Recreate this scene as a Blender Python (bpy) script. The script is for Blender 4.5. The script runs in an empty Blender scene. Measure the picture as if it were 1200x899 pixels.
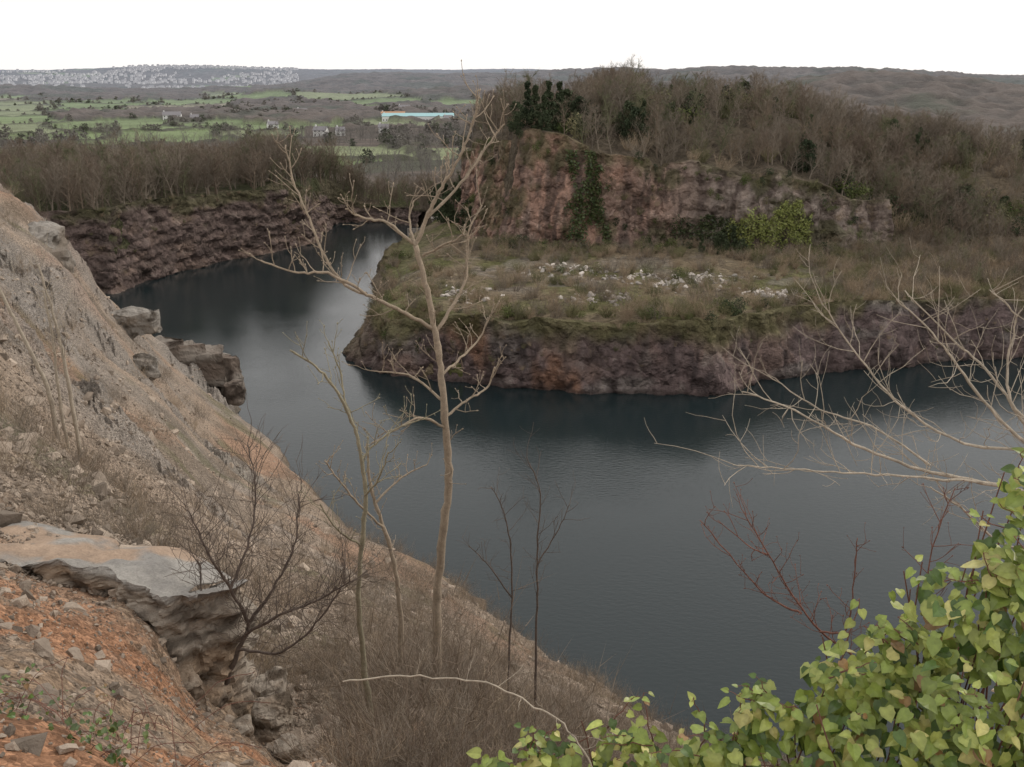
import bpy, math, random, bmesh
import numpy as np
from mathutils import Vector
random.seed(5); rng=np.random.default_rng(5)
scene=bpy.context.scene
# ------------------------------------------------------------------ noise
def _h(ix,iy,iz):
    h=(ix.astype(np.int64)*374761393+iy.astype(np.int64)*668265263+iz.astype(np.int64)*2147483647)&0xffffffff
    h=((h^(h>>13))*1274126177)&0xffffffff
    h=((h^(h>>16))*2246822519)&0xffffffff
    h=h^(h>>15)
    return (h&0xffffff)/float(0xffffff)*2-1
def vn(x,y,z):
    x,y,z=np.broadcast_arrays(np.asarray(x,float),np.asarray(y,float),np.asarray(z,float))
    ix=np.floor(x);iy=np.floor(y);iz=np.floor(z)
    fx=x-ix;fy=y-iy;fz=z-iz
    fx=fx*fx*(3-2*fx);fy=fy*fy*(3-2*fy);fz=fz*fz*(3-2*fz)
    r=0
    for a in (0,1):
        for b in (0,1):
            for c in (0,1):
                w=(fx if a else 1-fx)*(fy if b else 1-fy)*(fz if c else 1-fz)
                r=r+w*_h(ix+a,iy+b,iz+c)
    return r
def fbm(x,y,z=0.0,o=4,g=.5):
    r=0;a=1;t=0
    for i in range(o):
        f=2.03**i
        r=r+a*vn(x*f+i*17.3,y*f+i*9.1,np.asarray(z)*f+i*5.7);t+=a;a*=g
    return r/t*1.5
def ss(a,b,x):
    t=np.clip((x-a)/(b-a),0,1);return t*t*(3-2*t)
def mix(a,b,t):
    t=np.asarray(t)[...,None];return a*(1-t)+b*t
C=lambda *c:np.array(c,float)
# ------------------------------------------------------------------ mesh helpers
def link(o): scene.collection.objects.link(o);return o
def mk(name,verts,faces,mat,col=None,smooth=False,add=True):
    me=bpy.data.meshes.new(name)
    verts=np.asarray(verts,np.float32)
    if isinstance(faces,np.ndarray):
        n,k=faces.shape
        me.vertices.add(len(verts));me.vertices.foreach_set('co',verts.ravel())
        me.loops.add(n*k);me.loops.foreach_set('vertex_index',faces.astype(np.int32).ravel())
        me.polygons.add(n);me.polygons.foreach_set('loop_start',np.arange(0,n*k,k,dtype=np.int32))
        me.polygons.foreach_set('loop_total',np.full(n,k,np.int32))
        me.update(calc_edges=True);me.validate()
    else:
        me.from_pydata([tuple(map(float,v)) for v in verts],[],faces);me.update()
    if col is not None:
        a=me.attributes.new('Col','FLOAT_COLOR','POINT')
        rgba=np.ones((len(verts),4),np.float32);rgba[:,:3]=np.asarray(col).reshape(-1,3)
        a.data.foreach_set('color',rgba.ravel())
    me.polygons.foreach_set('use_smooth',np.full(len(me.polygons),smooth,bool))
    me.materials.append(mat)
    o=bpy.data.objects.new(name,me)
    if add: link(o)
    return o
def grid(name,X,Y,Z,col,mat,smooth=True,flip=False):
    n,m=X.shape
    v=np.stack([X,Y,Z],-1).reshape(-1,3)
    i=np.arange(n*m).reshape(n,m)
    f=np.stack([i[:-1,:-1],i[1:,:-1],i[1:,1:],i[:-1,1:]],-1).reshape(-1,4)
    if flip:f=f[:,::-1]
    return mk(name,v,f,mat,col,smooth)
# ------------------------------------------------------------------ materials
def base_mat(name,rough=.9,spec=.2):
    m=bpy.data.materials.new(name);m.use_nodes=True
    nt=m.node_tree;b=nt.nodes['Principled BSDF']
    b.inputs['Roughness'].default_value=rough;b.inputs['Specular IOR Level'].default_value=spec
    return m,nt,b
def N(nt,t,**k):
    n=nt.nodes.new(t)
    for a,v in k.items():
        if a in n.inputs: n.inputs[a].default_value=v
        else: setattr(n,a,v)
    return n
def mathn(nt,op,a,b=None,c=None):
    n=nt.nodes.new('ShaderNodeMath');n.operation=op
    for i,q in enumerate((a,b,c)):
        if q is None: continue
        if isinstance(q,(int,float)): n.inputs[i].default_value=q
        else: nt.links.new(q,n.inputs[i])
    return n.outputs[0]
def scalecol(nt,col,fac):
    n=nt.nodes.new('ShaderNodeVectorMath');n.operation='SCALE'
    if isinstance(col,tuple): n.inputs[0].default_value=col
    else: nt.links.new(col,n.inputs[0])
    nt.links.new(fac,n.inputs['Scale']);return n.outputs[0]
def detail_mat(name,scales=(1.0,),amp=.5,vor=(),vamp=.4,bump=.5,bdist=.1,rough=.95,color=None,rand=0,zstretch=1,bmin=0):
    m,nt,b=base_mat(name,rough,.15)
    tc=N(nt,'ShaderNodeTexCoord').outputs['Object']
    if zstretch!=1:
        mp=N(nt,'ShaderNodeMapping');mp.inputs['Scale'].default_value=(1,1,zstretch)
        nt.links.new(tc,mp.inputs['Vector']);tc=mp.outputs[0]
    fac=None;h=None
    for i,s in enumerate(scales):
        n=N(nt,'ShaderNodeTexNoise',Scale=s,Detail=8.0,Roughness=.65);nt.links.new(tc,n.inputs['Vector'])
        f=mathn(nt,'MULTIPLY_ADD',n.outputs['Fac'],2*amp,1-amp)
        fac=f if fac is None else mathn(nt,'MULTIPLY',fac,f)
        if s<bmin: continue
        hh=mathn(nt,'MULTIPLY',n.outputs['Fac'],1/s)
        h=hh if h is None else mathn(nt,'ADD',h,hh)
    for s in vor:
        n=N(nt,'ShaderNodeTexVoronoi',Scale=s);nt.links.new(tc,n.inputs['Vector'])
        sp=N(nt,'ShaderNodeSeparateColor');nt.links.new(n.outputs['Color'],sp.inputs[0])
        f=mathn(nt,'MULTIPLY_ADD',sp.outputs[0],2*vamp,1-vamp)
        fac=mathn(nt,'MULTIPLY',fac,f)
        hh=mathn(nt,'MULTIPLY',n.outputs['Distance'],-.8/s);h=mathn(nt,'ADD',h,hh)
    if rand:
        oi=N(nt,'ShaderNodeObjectInfo')
        f=mathn(nt,'MULTIPLY_ADD',oi.outputs['Random'],2*rand,1-rand)
        fac=mathn(nt,'MULTIPLY',fac,f)
    if color is None:
        at=N(nt,'ShaderNodeAttribute',attribute_name='Col');src=at.outputs['Color']
    else: src=color
    nt.links.new(scalecol(nt,src,fac),b.inputs['Base Color'])
    bp=N(nt,'ShaderNodeBump',Strength=bump,Distance=bdist*10);nt.links.new(h,bp.inputs['Height'])
    nt.links.new(bp.outputs[0],b.inputs['Normal'])
    return m
def rand_mat(name,c1,c2,rough=.9):
    m,nt,b=base_mat(name,rough,.15)
    oi=N(nt,'ShaderNodeObjectInfo');mx=N(nt,'ShaderNodeMix',data_type='RGBA')
    mx.inputs[6].default_value=(*c1,1);mx.inputs[7].default_value=(*c2,1)
    nt.links.new(oi.outputs['Random'],mx.inputs[0])
    nt.links.new(mx.outputs[2],b.inputs['Base Color']);return m
def leaf_mat(name):
    m,nt,b=base_mat(name,.36,.5)
    at=N(nt,'ShaderNodeAttribute',attribute_name='Col')
    tc=N(nt,'ShaderNodeTexCoord');n=N(nt,'ShaderNodeTexNoise',Scale=60.0,Detail=3.0);nt.links.new(tc.outputs['Object'],n.inputs['Vector'])
    f=mathn(nt,'MULTIPLY_ADD',n.outputs['Fac'],.8,.6)
    c=scalecol(nt,at.outputs['Color'],f)
    nt.links.new(c,b.inputs['Base Color'])
    tr=N(nt,'ShaderNodeBsdfTranslucent');nt.links.new(c,tr.inputs[0])
    ms=N(nt,'ShaderNodeMixShader');ms.inputs[0].default_value=.25
    nt.links.new(b.outputs[0],ms.inputs[1]);nt.links.new(tr.outputs[0],ms.inputs[2])
    nt.links.new(ms.outputs[0],nt.nodes['Material Output'].inputs[0]);return m
M_slope=detail_mat('scree_and_soil',(.6,9.0),.35,(11.0,42.0),.38,.9,.13,bmin=2)
M_land=detail_mat('quarry_ground',(.25,1.5),.4,(1.2,),.25,.8,.4)
M_far=detail_mat('farmland',(.02,.12),.35,(),.3,.3,1)
M_cliff=detail_mat('cliff_rock',(.35,1.6),.45,(.55,),.22,.9,.3,zstretch=1.2)
M_rockf=detail_mat('outcrop_rock',(1.5,9.0,40.0),.45,(),.3,.8,.03,zstretch=2.0,bmin=2)
M_stone=detail_mat('loose_stone',(3.0,),.3,(),.3,.5,.05,color=(.30,.245,.195),rand=.45)
M_pale=detail_mat('pale_rubble',(3.0,),.25,(),.3,.5,.05,color=(.44,.40,.36),rand=.5)
M_bark=rand_mat('winter_bark',(.16,.135,.108),(.25,.21,.165))
M_bark2=rand_mat('winter_bark_red',(.155,.12,.095),(.215,.17,.125))
M_barkg=rand_mat('ivy_trunk_green',(.115,.12,.07),(.18,.175,.105))
M_brush=rand_mat('dry_brush',(.26,.20,.14),(.38,.30,.21))
M_brush2=rand_mat('olive_brush',(.12,.125,.06),(.21,.19,.105))
M_everg=rand_mat('evergreen_leaf',(.035,.048,.026),(.07,.085,.045))
M_green=rand_mat('green_leaf',(.06,.085,.025),(.12,.14,.05))
M_farev=rand_mat('distant_evergreen',(.07,.08,.06),(.12,.125,.09))
M_fart=rand_mat('distant_bark',(.15,.14,.13),(.21,.195,.175))
# ------------------------------------------------------------------ world
w=bpy.data.worlds.new("World");scene.world=w;w.use_nodes=True
nt=w.node_tree;bg=nt.nodes['Background']
sky=nt.nodes.new('ShaderNodeTexSky');sky.sky_type='NISHITA';sky.sun_disc=False
SE,SA=math.radians(38),math.radians(60)
sky.sun_elevation=SE;sky.sun_rotation=SA;sky.dust_density=4;sky.altitude=50
hs=nt.nodes.new('ShaderNodeHueSaturation');hs.inputs['Saturation'].default_value=.35
mx=nt.nodes.new('ShaderNodeMix');mx.data_type='RGBA';mx.inputs[0].default_value=.82;mx.inputs[7].default_value=(9.3,9.0,8.75,1)
nt.links.new(sky.outputs[0],hs.inputs['Color']);nt.links.new(hs.outputs[0],mx.inputs[6]);nt.links.new(mx.outputs[2],bg.inputs[0])
bg.inputs[1].default_value=.135
sl=bpy.data.lights.new('sun','SUN');sl.energy=1.1;sl.angle=math.radians(18);sl.color=(1,.93,.83)
so=link(bpy.data.objects.new('sun',sl))
d=Vector((math.sin(SA)*math.cos(SE),math.cos(SA)*math.cos(SE),math.sin(SE)))
so.rotation_euler=d.to_track_quat('Z','Y').to_euler()
# ------------------------------------------------------------------ camera
cd=bpy.data.cameras.new('camera');cam=link(bpy.data.objects.new('camera',cd));scene.camera=cam
cam.location=(0,0,45);cam.rotation_euler=(math.radians(90-18.4),0,0)
cd.sensor_width=36;cd.lens=32.46;cd.clip_end=20000;cd.clip_start=.05
scene.view_settings.view_transform='Standard'
# ------------------------------------------------------------------ near slope
PR={
-1.6:[(1,43.3),(5,42),(10,41),(30,38),(100,37),(150,30),(190,17)],
-.75:[(1,43.3),(3,42.6),(6,41.3),(10,40.3),(16,39),(30,36.6),(55,35),(80,36),(110,39),(140,30),(190,5)],
-.6:[(1,43.3),(3,42.5),(6,41),(10,39.5),(16,38.3),(30,36),(55,34),(80,35),(95,37),(105,38),(120,30),(150,12),(190,-4)],
-.5:[(1,43.3),(3,42.4),(5,40.9),(8,39.7),(10,39.5),(13,38.4),(20,35.8),(35,31.2),(60,27.5),(85,29.5),(97,32),(105,28.5),(120,18),(150,3),(170,-4)],
-.45:[(1,43.3),(3,42.3),(5,40.8),(7.5,39.5),(10,39.3),(13,38.0),(20,35),(35,29.8),(60,24),(90,21.5),(105,20.5),(112,19),(125,8),(145,-3)],
-.4:[(1,43.3),(3,42.3),(5,40.7),(7,39.2),(8.5,38.5),(10,38.6),(12,38.0),(15,36.4),(20,33.8),(35,28.4),(60,21.5),(90,16.2),(110,13.5),(117,12.8),(122,8),(130,0),(140,-4)],
-.35:[(1,43.3),(3,42.3),(4.5,40.9),(6,39.8),(8,38.6),(12,36.6),(20,32.6),(35,26.3),(60,17.6),(90,9.5),(112,7.5),(122,7),(125,3),(130,-3)],
-.3:[(1,43.3),(3,42.2),(4.5,41.0),(5.5,40.2),(6.5,39.3),(8,38),(12,35.8),(20,31.8),(35,25),(60,15.5),(85,7.2),(105,3.4),(113,2),(118,-3)],
-.25:[(1,43.3),(3,42.2),(4.5,41.0),(5.3,40.5),(6.2,39.5),(8,38.2),(12,35.9),(20,31.7),(35,25),(60,14.5),(80,6.6),(96,1.7),(102,-3)],
-.2:[(1,43.3),(3,42.2),(4,41.4),(5,40.4),(8,38.2),(12,36),(20,31.6),(30,26.3),(45,19),(70,8.2),(85,2),(91,-3)],
-.1:[(1,43.3),(3,42),(4,40.6),(8,38.2),(12,36.2),(20,31),(30,24.5),(45,17),(60,9.8),(76,2.2),(82,-3)],
0:[(1,43.3),(3,42),(4,40.5),(8,37.8),(12,35.2),(20,29.5),(30,22.7),(45,13.2),(58,6),(65,2),(70,-3)],
.1:[(1,43.3),(3,42),(4,40.2),(8,37.2),(12,34),(20,28),(30,21),(45,11.2),(58,2.5),(63,-3)],
.2:[(1,43.3),(3,42),(4,40),(8,36.5),(12,33.5),(20,27),(30,19.5),(45,8.5),(53,2),(58,-3)],
.45:[(1,43.3),(3,42),(4,40.5),(8,36.5),(20,25),(40,9),(48,1),(53,-4)],
1.6:[(1,43.3),(3,42),(4,40.5),(8,36.5),(20,25),(40,9),(48,1),(53,-4)]}
ks=np.array(sorted(PR));LG=np.linspace(0,math.log(200),540)
tab=np.array([np.interp(LG,np.log([q[0] for q in PR[k]]),[q[1] for q in PR[k]]) for k in ks])
SG=np.linspace(-1.6,1.6,641)
T=np.array([np.interp(SG,ks,tab[:,j]) for j in range(len(LG))]).T
def gsm(A,sig,ax):
    r=int(sig*3);k=np.exp(-.5*(np.arange(-r,r+1)/sig)**2);k/=k.sum()
    return np.apply_along_axis(lambda v:np.convolve(np.pad(v,r,mode='edge'),k,'valid'),ax,A)
T=gsm(gsm(T,3.0,0),2.2,1)
def near_base(x,y):
    y=np.maximum(y,1.0);s=x/y
    s=s+fbm(x/9+3,y/9,0,3)*.012*ss(8,40,y)
    fi=np.clip((s+1.6)/3.2*640,0,639.999);fj=np.clip(np.log(y)/math.log(200)*539,0,538.999)
    i=fi.astype(int);j=fj.astype(int);a=fi-i;b=fj-j
    return T[i,j]*(1-a)*(1-b)+T[i+1,j]*a*(1-b)+T[i,j+1]*(1-a)*b+T[i+1,j+1]*a*b
def blocky(x,y,z,q=3.0):
    n=fbm(x,y,z,3);return np.round(n*q)/q*.7+n*.3
def rockmask(x,y):
    s=x/np.maximum(y,1)
    r=ss(-.44,-.52,s)*ss(35,55,y)*ss(.0,.3,fbm(x/14,y/14,2,3)+.05+.3*ss(70,90,y))
    r=np.maximum(r,ss(-.30,-.32,s)*ss(-.41,-.38,s)*ss(106,110,y))
    r=np.maximum(r,ss(-.3,-.42,s)*ss(112,118,y))
    r=np.maximum(r,.8*ss(.4,.6,fbm(x/11+7,y/11,5,3))*ss(-.2,-.3,s)*ss(30,45,y))
    return np.clip(r,0,1)
def near_z(x,y):
    x=np.asarray(x,float);y=np.asarray(y,float)
    z=near_base(x,y);s=x/np.maximum(y,1)
    far=ss(10,45,y)
    z=z+fbm(x/1.3,y/1.3,1,4)*(.15*ss(1.5,6,y))+fbm(x/7,y/7,3,5)*.75*far+fbm(x/2.4,y/2.4,13,4)*.22*far
    z=z+(blocky(x/.55,y/.55,3)*.07+fbm(x/.16,y/.16,1,3)*.035)*ss(2,4,y)*(1-far)
    q=x*.56+y*-.83
    z=z+fbm(q/2.2,(x*.83+y*.56)/16,4,3)*.25*far
    rm=rockmask(x,y);z=z+rm*blocky(x/4.2,y/4.2,z/2.5)*1.6+rm*blocky(x/1.6,y/1.6,z/1)*.4
    return z
sv=np.concatenate([np.linspace(-1.6,-.7,60,endpoint=False),np.linspace(-.7,.35,860,endpoint=False),np.linspace(.35,1.6,90)])
lv=np.exp(np.linspace(math.log(1.0),math.log(198),1000))
S,Y=np.meshgrid(sv,lv,indexing='ij');X=S*Y
Z=near_z(X,Y)
n1=fbm(X/6,Y/6,8,4);n2=fbm(X/1.5,Y/1.5,9,4);n3=fbm(X/.4,Y/.4,3,3)
orange=C(.38,.205,.12);dirt=C(.33,.235,.16);scree=C(.335,.262,.20);grey=C(.275,.243,.21);dark=C(.14,.112,.085);rock=C(.24,.215,.19)
col=mix(mix(orange,dirt,ss(.0,.6,n2+n3*.4+ss(5.5,9,Y)*.4)),scree,ss(7,13,Y+n1*4+n2*3))
col=mix(col,grey,ss(-.1,.6,n1)*.65*ss(9,20,Y))
col=mix(col,C(.36,.215,.14),ss(.1,.5,fbm(X/9+30,Y/9,1,4))*ss(10,18,Y)*.65)
col=mix(col,dark,ss(.2,.7,fbm(X/4+9,Y/4,7,4))*.55)
col=mix(col,grey*.8,ss(.25,.55,n3)*ss(10,4,Y)*.5)
col=mix(col,C(.12,.115,.06),ss(.3,.65,fbm(X/5+3,Y/5,17,4))*ss(10,20,Y)*.6)
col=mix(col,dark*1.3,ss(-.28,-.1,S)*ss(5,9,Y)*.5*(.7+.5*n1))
rmk=rockmask(X,Y)
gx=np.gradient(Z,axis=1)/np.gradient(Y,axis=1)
col=mix(col,mix(rock,rock*1.2,ss(-.3,.5,n2)),rmk*.9)
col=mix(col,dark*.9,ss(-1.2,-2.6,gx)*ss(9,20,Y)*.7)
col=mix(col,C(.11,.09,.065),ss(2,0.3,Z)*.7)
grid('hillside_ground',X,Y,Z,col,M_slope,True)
gx_,gy_=np.meshgrid(np.linspace(-40,40,120),np.linspace(-30,1.02,60),indexing='ij')
gz=43.28+fbm(gx_/3,gy_/3,2,3)*.06*ss(1,-1,gy_)
grid('viewpoint_ground',gx_,gy_,gz,np.broadcast_to(C(.2,.15,.1),gx_.shape+(3,)),M_slope,True)
# ------------------------------------------------------------------ lake outline
PEN=[(-22,272),(-28,253),(-35,221),(-31,202),(-29.6,178),(-30.5,159),(-30,146),(-21.6,139),(-10.4,134.5),(0,132),(12.7,130),(22.7,129.5),(30.2,129),(35.4,134),(46,140),(61,143),(86,149),(115,156),(165,166),(198,168)]
LEFT=[(-150,200),(-130,197),(-105,194),(-86,198),(-81.5,218),(-71,238),(-62,249),(-55.6,262),(-57,288),(-55,299),(-40,301),(-30,290)]
LAKE=LEFT+PEN+[(230,160),(230,10),(-230,10),(-230,190)]
def polyd(P,x,y):
    inside=np.zeros(x.shape,bool);d=np.full(x.shape,1e9)
    n=len(P)
    for i in range(n):
        x1,y1=P[i];x2,y2=P[(i+1)%n]
        dx,dy=x2-x1,y2-y1
        t=np.clip(((x-x1)*dx+(y-y1)*dy)/(dx*dx+dy*dy),0,1)
        d=np.minimum(d,np.hypot(x-x1-t*dx,y-y1-t*dy))
        if y1!=y2:
            c=((y1>y)!=(y2>y))&(x<(x2-x1)*(y-y1)/(y2-y1)+x1);inside^=c
    return np.where(inside,-d,d)
HILL=[(-2,194),(8,190),(18,188),(28,189),(36,192),(50,187),(66,189),(80,194),(105,182),(150,178),(300,180),(300,420),(20,420),(-16,300),(-14,235)]
CTX=[-16,0,10,20,40,60,80,95];CTZ=[29,33.5,33,30,27.5,24.5,20,12]
def ctop(x):
    x=np.asarray(x,float)
    return np.interp(x,CTX,CTZ)+(vn(x/6.5,3.3,1.7)*1.7+np.round(vn(x/3.1,8.3,2.7)*1.5)*.7)*ss(-6,2,x)*ss(85,70,x)
def offs(x,y): return 2.6+7*np.exp(-((x+31)**2+(y-152)**2)/13**2)+2*ss(-20,-28,x)*ss(165,180,y)*ss(-45,-38,x)
def plat(x,y):
    z=10.5+0*x
    z=z-3.2*ss(-14,-26,x)-2.5*ss(190,215,y)*ss(0,-10,x)-.8*ss(40,90,x)
    z=z+ss(20,60,y-140-np.abs(x)*.15)*1.2
    return z
def farz(x,y):
    yy=np.maximum(y,1);s=x/yy
    z=np.interp(yy,[150,330,400,800,1400,2200,3000,3800,4600,5400,6500,9500],[12,9.5,8,4,2,4,6,22,50,74,80,74])
    z=z-ss(.0,.25,s)*ss(2600,4200,yy)*44
    z=z+36*np.exp(-((yy-1080)/240)**2)*ss(.16,.3,s+fbm(x/300,y/300,1,2)*.03)*(.88+.3*fbm(x/200,y/500,41,2))
    z=z+44*np.exp(-((yy-1900)/300)**2)*ss(.02,.2,s+fbm(x/400,y/300,5,2)*.06)*(.85+.35*fbm(x/350,y/800,19,2))
    z=z+56*np.exp(-((yy-2700)/500)**2)*ss(-.28,-.15,s)*(.84+.30*fbm(x/500,y/900,9,3))
    z=z+22*np.exp(-((yy-1650)/170)**2)*ss(-.34,-.2,s)*ss(.06,-.05,s)*(.6+.9*fbm(x/260,y/400,6,2))
    z=z+16*np.exp(-((yy-2300)/220)**2)*ss(-.2,-.3,s)*(.6+.9*fbm(x/300,y/500,26,2))
    z=z+fbm(x/900+4,y/900,0,3)*ss(500,4000,yy)*14
    z=z+fbm(x/140,y/140,3,3)*ss(320,500,yy)*1.6
    z=z+26*np.exp(-((s+.34)/.10)**2)*ss(3800,4800,yy)
    return z
def land(x,y):
    left=17-8*ss(252,370,y);mid=4.5+5*ss(300,360,y)
    b=left+(mid-left)*ss(-62,-46,x)
    inpen=ss(-40,-36,x)*ss(285,270,y)
    b=b*(1-inpen)+plat(x,y)*inpen
    b=b+(farz(x,y)-b)*ss(325,400,y)
    d=-polyd(HILL,x,y)
    d=d+fbm(x/10,y/10,2,3)*1.5*ss(2,12,d)
    top=np.interp(x,[-15,0,20,60,80,100,125,200],[31,35.5,37.5,36.5,33,27,25,25])
    top=top+fbm(x/22,y/22,8,2)*1.6
    ct=ctop(x)
    cf=ss(92,70,x)
    hc=b+(ct-b)*ss(1.5,4.5,d)+(top-ct)*ss(4,38,d)
    hn=b+(top-b)*ss(0,58,d)
    h=hc*cf+hn*(1-cf)
    back=ss(265,350,y)
    h=h*(1-back)+b*back
    return np.where(d>0,np.maximum(h,b),b)
def qz(x,y):
    x=np.asarray(x,float);y=np.asarray(y,float)
    d=polyd(LAKE,x,y)
    z=land(x,y)+fbm(x/9,y/9,6,4)*.6
    return np.where(d<1.5,-5,-3+(z+3)*ss(1.5,1.5+offs(x,y)+.01,d))
gx1=np.arange(-195,205,.8);gy1=np.arange(125,332,.8)
X,Y=np.meshgrid(gx1,gy1,indexing='ij');Z=qz(X,Y)
n1=fbm(X/8,Y/8,1,4);n2=fbm(X/2.5,Y/2.5,2,4);dH=-polyd(HILL,X,Y)
grass=C(.19,.19,.08);tan=C(.30,.24,.16);brown=C(.14,.112,.082);rub=C(.34,.30,.26);gdark=C(.085,.09,.045)
col=mix(grass,tan,ss(-.4,.2,n1));col=mix(col,brown,ss(.1,.7,n2)*.6)
col=mix(col,rub,ss(.15,.4,fbm(X/7+11,Y/7,4,4))*ss(148,154,Y)*ss(190,180,Y)*ss(70,45,X)*.6)
hill=ss(-1,3,dH);col=mix(col,mix(brown,C(.19,.155,.11),ss(-.3,.6,n2)),hill)
rs=ss(60,95,X)*ss(150,158,Y);col=mix(col,C(.22,.175,.12),rs*.8)
lp=ss(-45,-58,X);col=mix(col,mix(C(.15,.13,.085),gdark,ss(-.3,.5,n1)),lp)
col=mix(col,mix(C(.12,.13,.06),brown,ss(-.3,.5,n1)),ss(265,290,Y)*(1-lp)*.9)
col=mix(col,C(.20,.21,.085),ss(-16,-25,X)*ss(-40,-34,X)*ss(240,220,Y)*.8)
grid('quarry_terrain',X,Y,Z,col,M_land,True)
# ------------------------------------------------------------------ far terrain
sv=np.linspace(-1.5,1.5,1050);lv=np.exp(np.linspace(math.log(140),math.log(9500),720))
S,Y=np.meshgrid(sv,lv,indexing='ij');X=S*Y
Z=land(X,Y)
def fieldinfo(x,y):
    a=.45;u=(x*math.cos(a)+y*math.sin(a));v=(-x*math.sin(a)+y*math.cos(a))
    u=u+fbm(x/170,y/170,3,2)*55;v=v+fbm(x/150+9,y/150,4,2)*50
    U=u/125.;V=v/210.
    iu=np.floor(U);V2=V+_h(iu,iu*0+3,iu*0)*.5;iv=np.floor(V2)
    fu=(U-iu);fv=V2-iv
    e=np.minimum(np.minimum(fu,1-fu)*125,np.minimum(fv,1-fv)*210)
    r=(_h(iu,iv,iu*0+5)+1)/2;r2=(_h(iu,iv,iu*0+8)+1)/2
    s=x/np.maximum(y,1)
    zone=.30+.58*ss(-.2,-.33,s)*ss(560,680,y)*ss(1900,1500,y)+.55*ss(-.25,-.18,s)*ss(.06,.0,s)*ss(405,425,y)*ss(560,530,y)-.15*ss(1700,2300,y)-.35*ss(1500,2500,y)*ss(-.3,-.2,s)-.5*ss(.1,.2,s)
    wood=(r>zone)|((fbm(x/130,y/130,11,3)>.45)&(s>-.28))
    return e,r2,wood
e,r2,wood=fieldinfo(X,Y)
n1=fbm(X/60,Y/60,1,4);n2=fbm(X/14,Y/14,2,3)
g1=C(.165,.21,.10);g2=C(.20,.225,.13);g3=C(.23,.21,.15)
fc=np.where((r2<.5)[...,None],g1,np.where((r2<.78)[...,None],g2,g3))*(1+.18*n1)[...,None]
wc=mix(C(.082,.070,.060),C(.122,.10,.085),ss(-.5,.5,n2));wc=mix(wc,C(.06,.068,.046),ss(.1,.6,n1)*.7)
hd=C(.075,.072,.055)
isf=(~wood)&(Y>395)
col=np.where(isf[...,None],mix(fc,hd,ss(7,4,e+n2*2)*.9),wc)
Z=Z+np.where(isf,ss(7,3,e)*3*(.6+.6*n2),0)+np.where((~isf)&(Y>600),(4+3.5*n2+2*fbm(X/30,Y/30,2,2))*ss(600,800,Y)*(1-.5*ss(2500,4000,Y)),0)
haze_tint=1-np.exp(-np.maximum(Y-500,0)/6000);col=mix(col,C(.27,.315,.39),haze_tint)  # aerial haze painted into the terrain colours, bluer with distance
box=(X>-192)&(X<201)&(Y<328);Z=np.where(box,-12,Z)
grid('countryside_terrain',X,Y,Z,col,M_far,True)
# ------------------------------------------------------------------ water
m,nt_,b=base_mat('lake_water',.045,.5);b.inputs['Base Color'].default_value=(.0125,.0205,.0225,1);b.inputs['IOR'].default_value=1.35
tc=N(nt_,'ShaderNodeTexCoord')
mp=N(nt_,'ShaderNodeMapping');mp.inputs['Scale'].default_value=(.8,1.4,1);mp.inputs['Rotation'].default_value=(0,0,.35);nt_.links.new(tc.outputs['Object'],mp.inputs['Vector'])
n=N(nt_,'ShaderNodeTexNoise',Scale=1.7,Detail=5.0,Roughness=.6);nt_.links.new(mp.outputs[0],n.inputs['Vector'])
nb=N(nt_,'ShaderNodeTexNoise',Scale=.05,Detail=6.0);nt_.links.new(mp.outputs[0],nb.inputs['Vector'])
cr_=N(nt_,'ShaderNodeMapRange');cr_.inputs[1].default_value=.35;cr_.inputs[2].default_value=.65;cr_.inputs[3].default_value=.6;cr_.inputs[4].default_value=1.2;nt_.links.new(nb.outputs['Fac'],cr_.inputs[0])
hh=mathn(nt_,'MULTIPLY',n.outputs['Fac'],cr_.outputs[0])
bp=N(nt_,'ShaderNodeBump',Strength=.5,Distance=.065);nt_.links.new(hh,bp.inputs['Height']);nt_.links.new(bp.outputs[0],b.inputs['Normal'])
mk('lake_water',[(-228,12,0),(203,12,0),(203,303,0),(-228,303,0)],[[0,1,2,3]],m)
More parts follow.
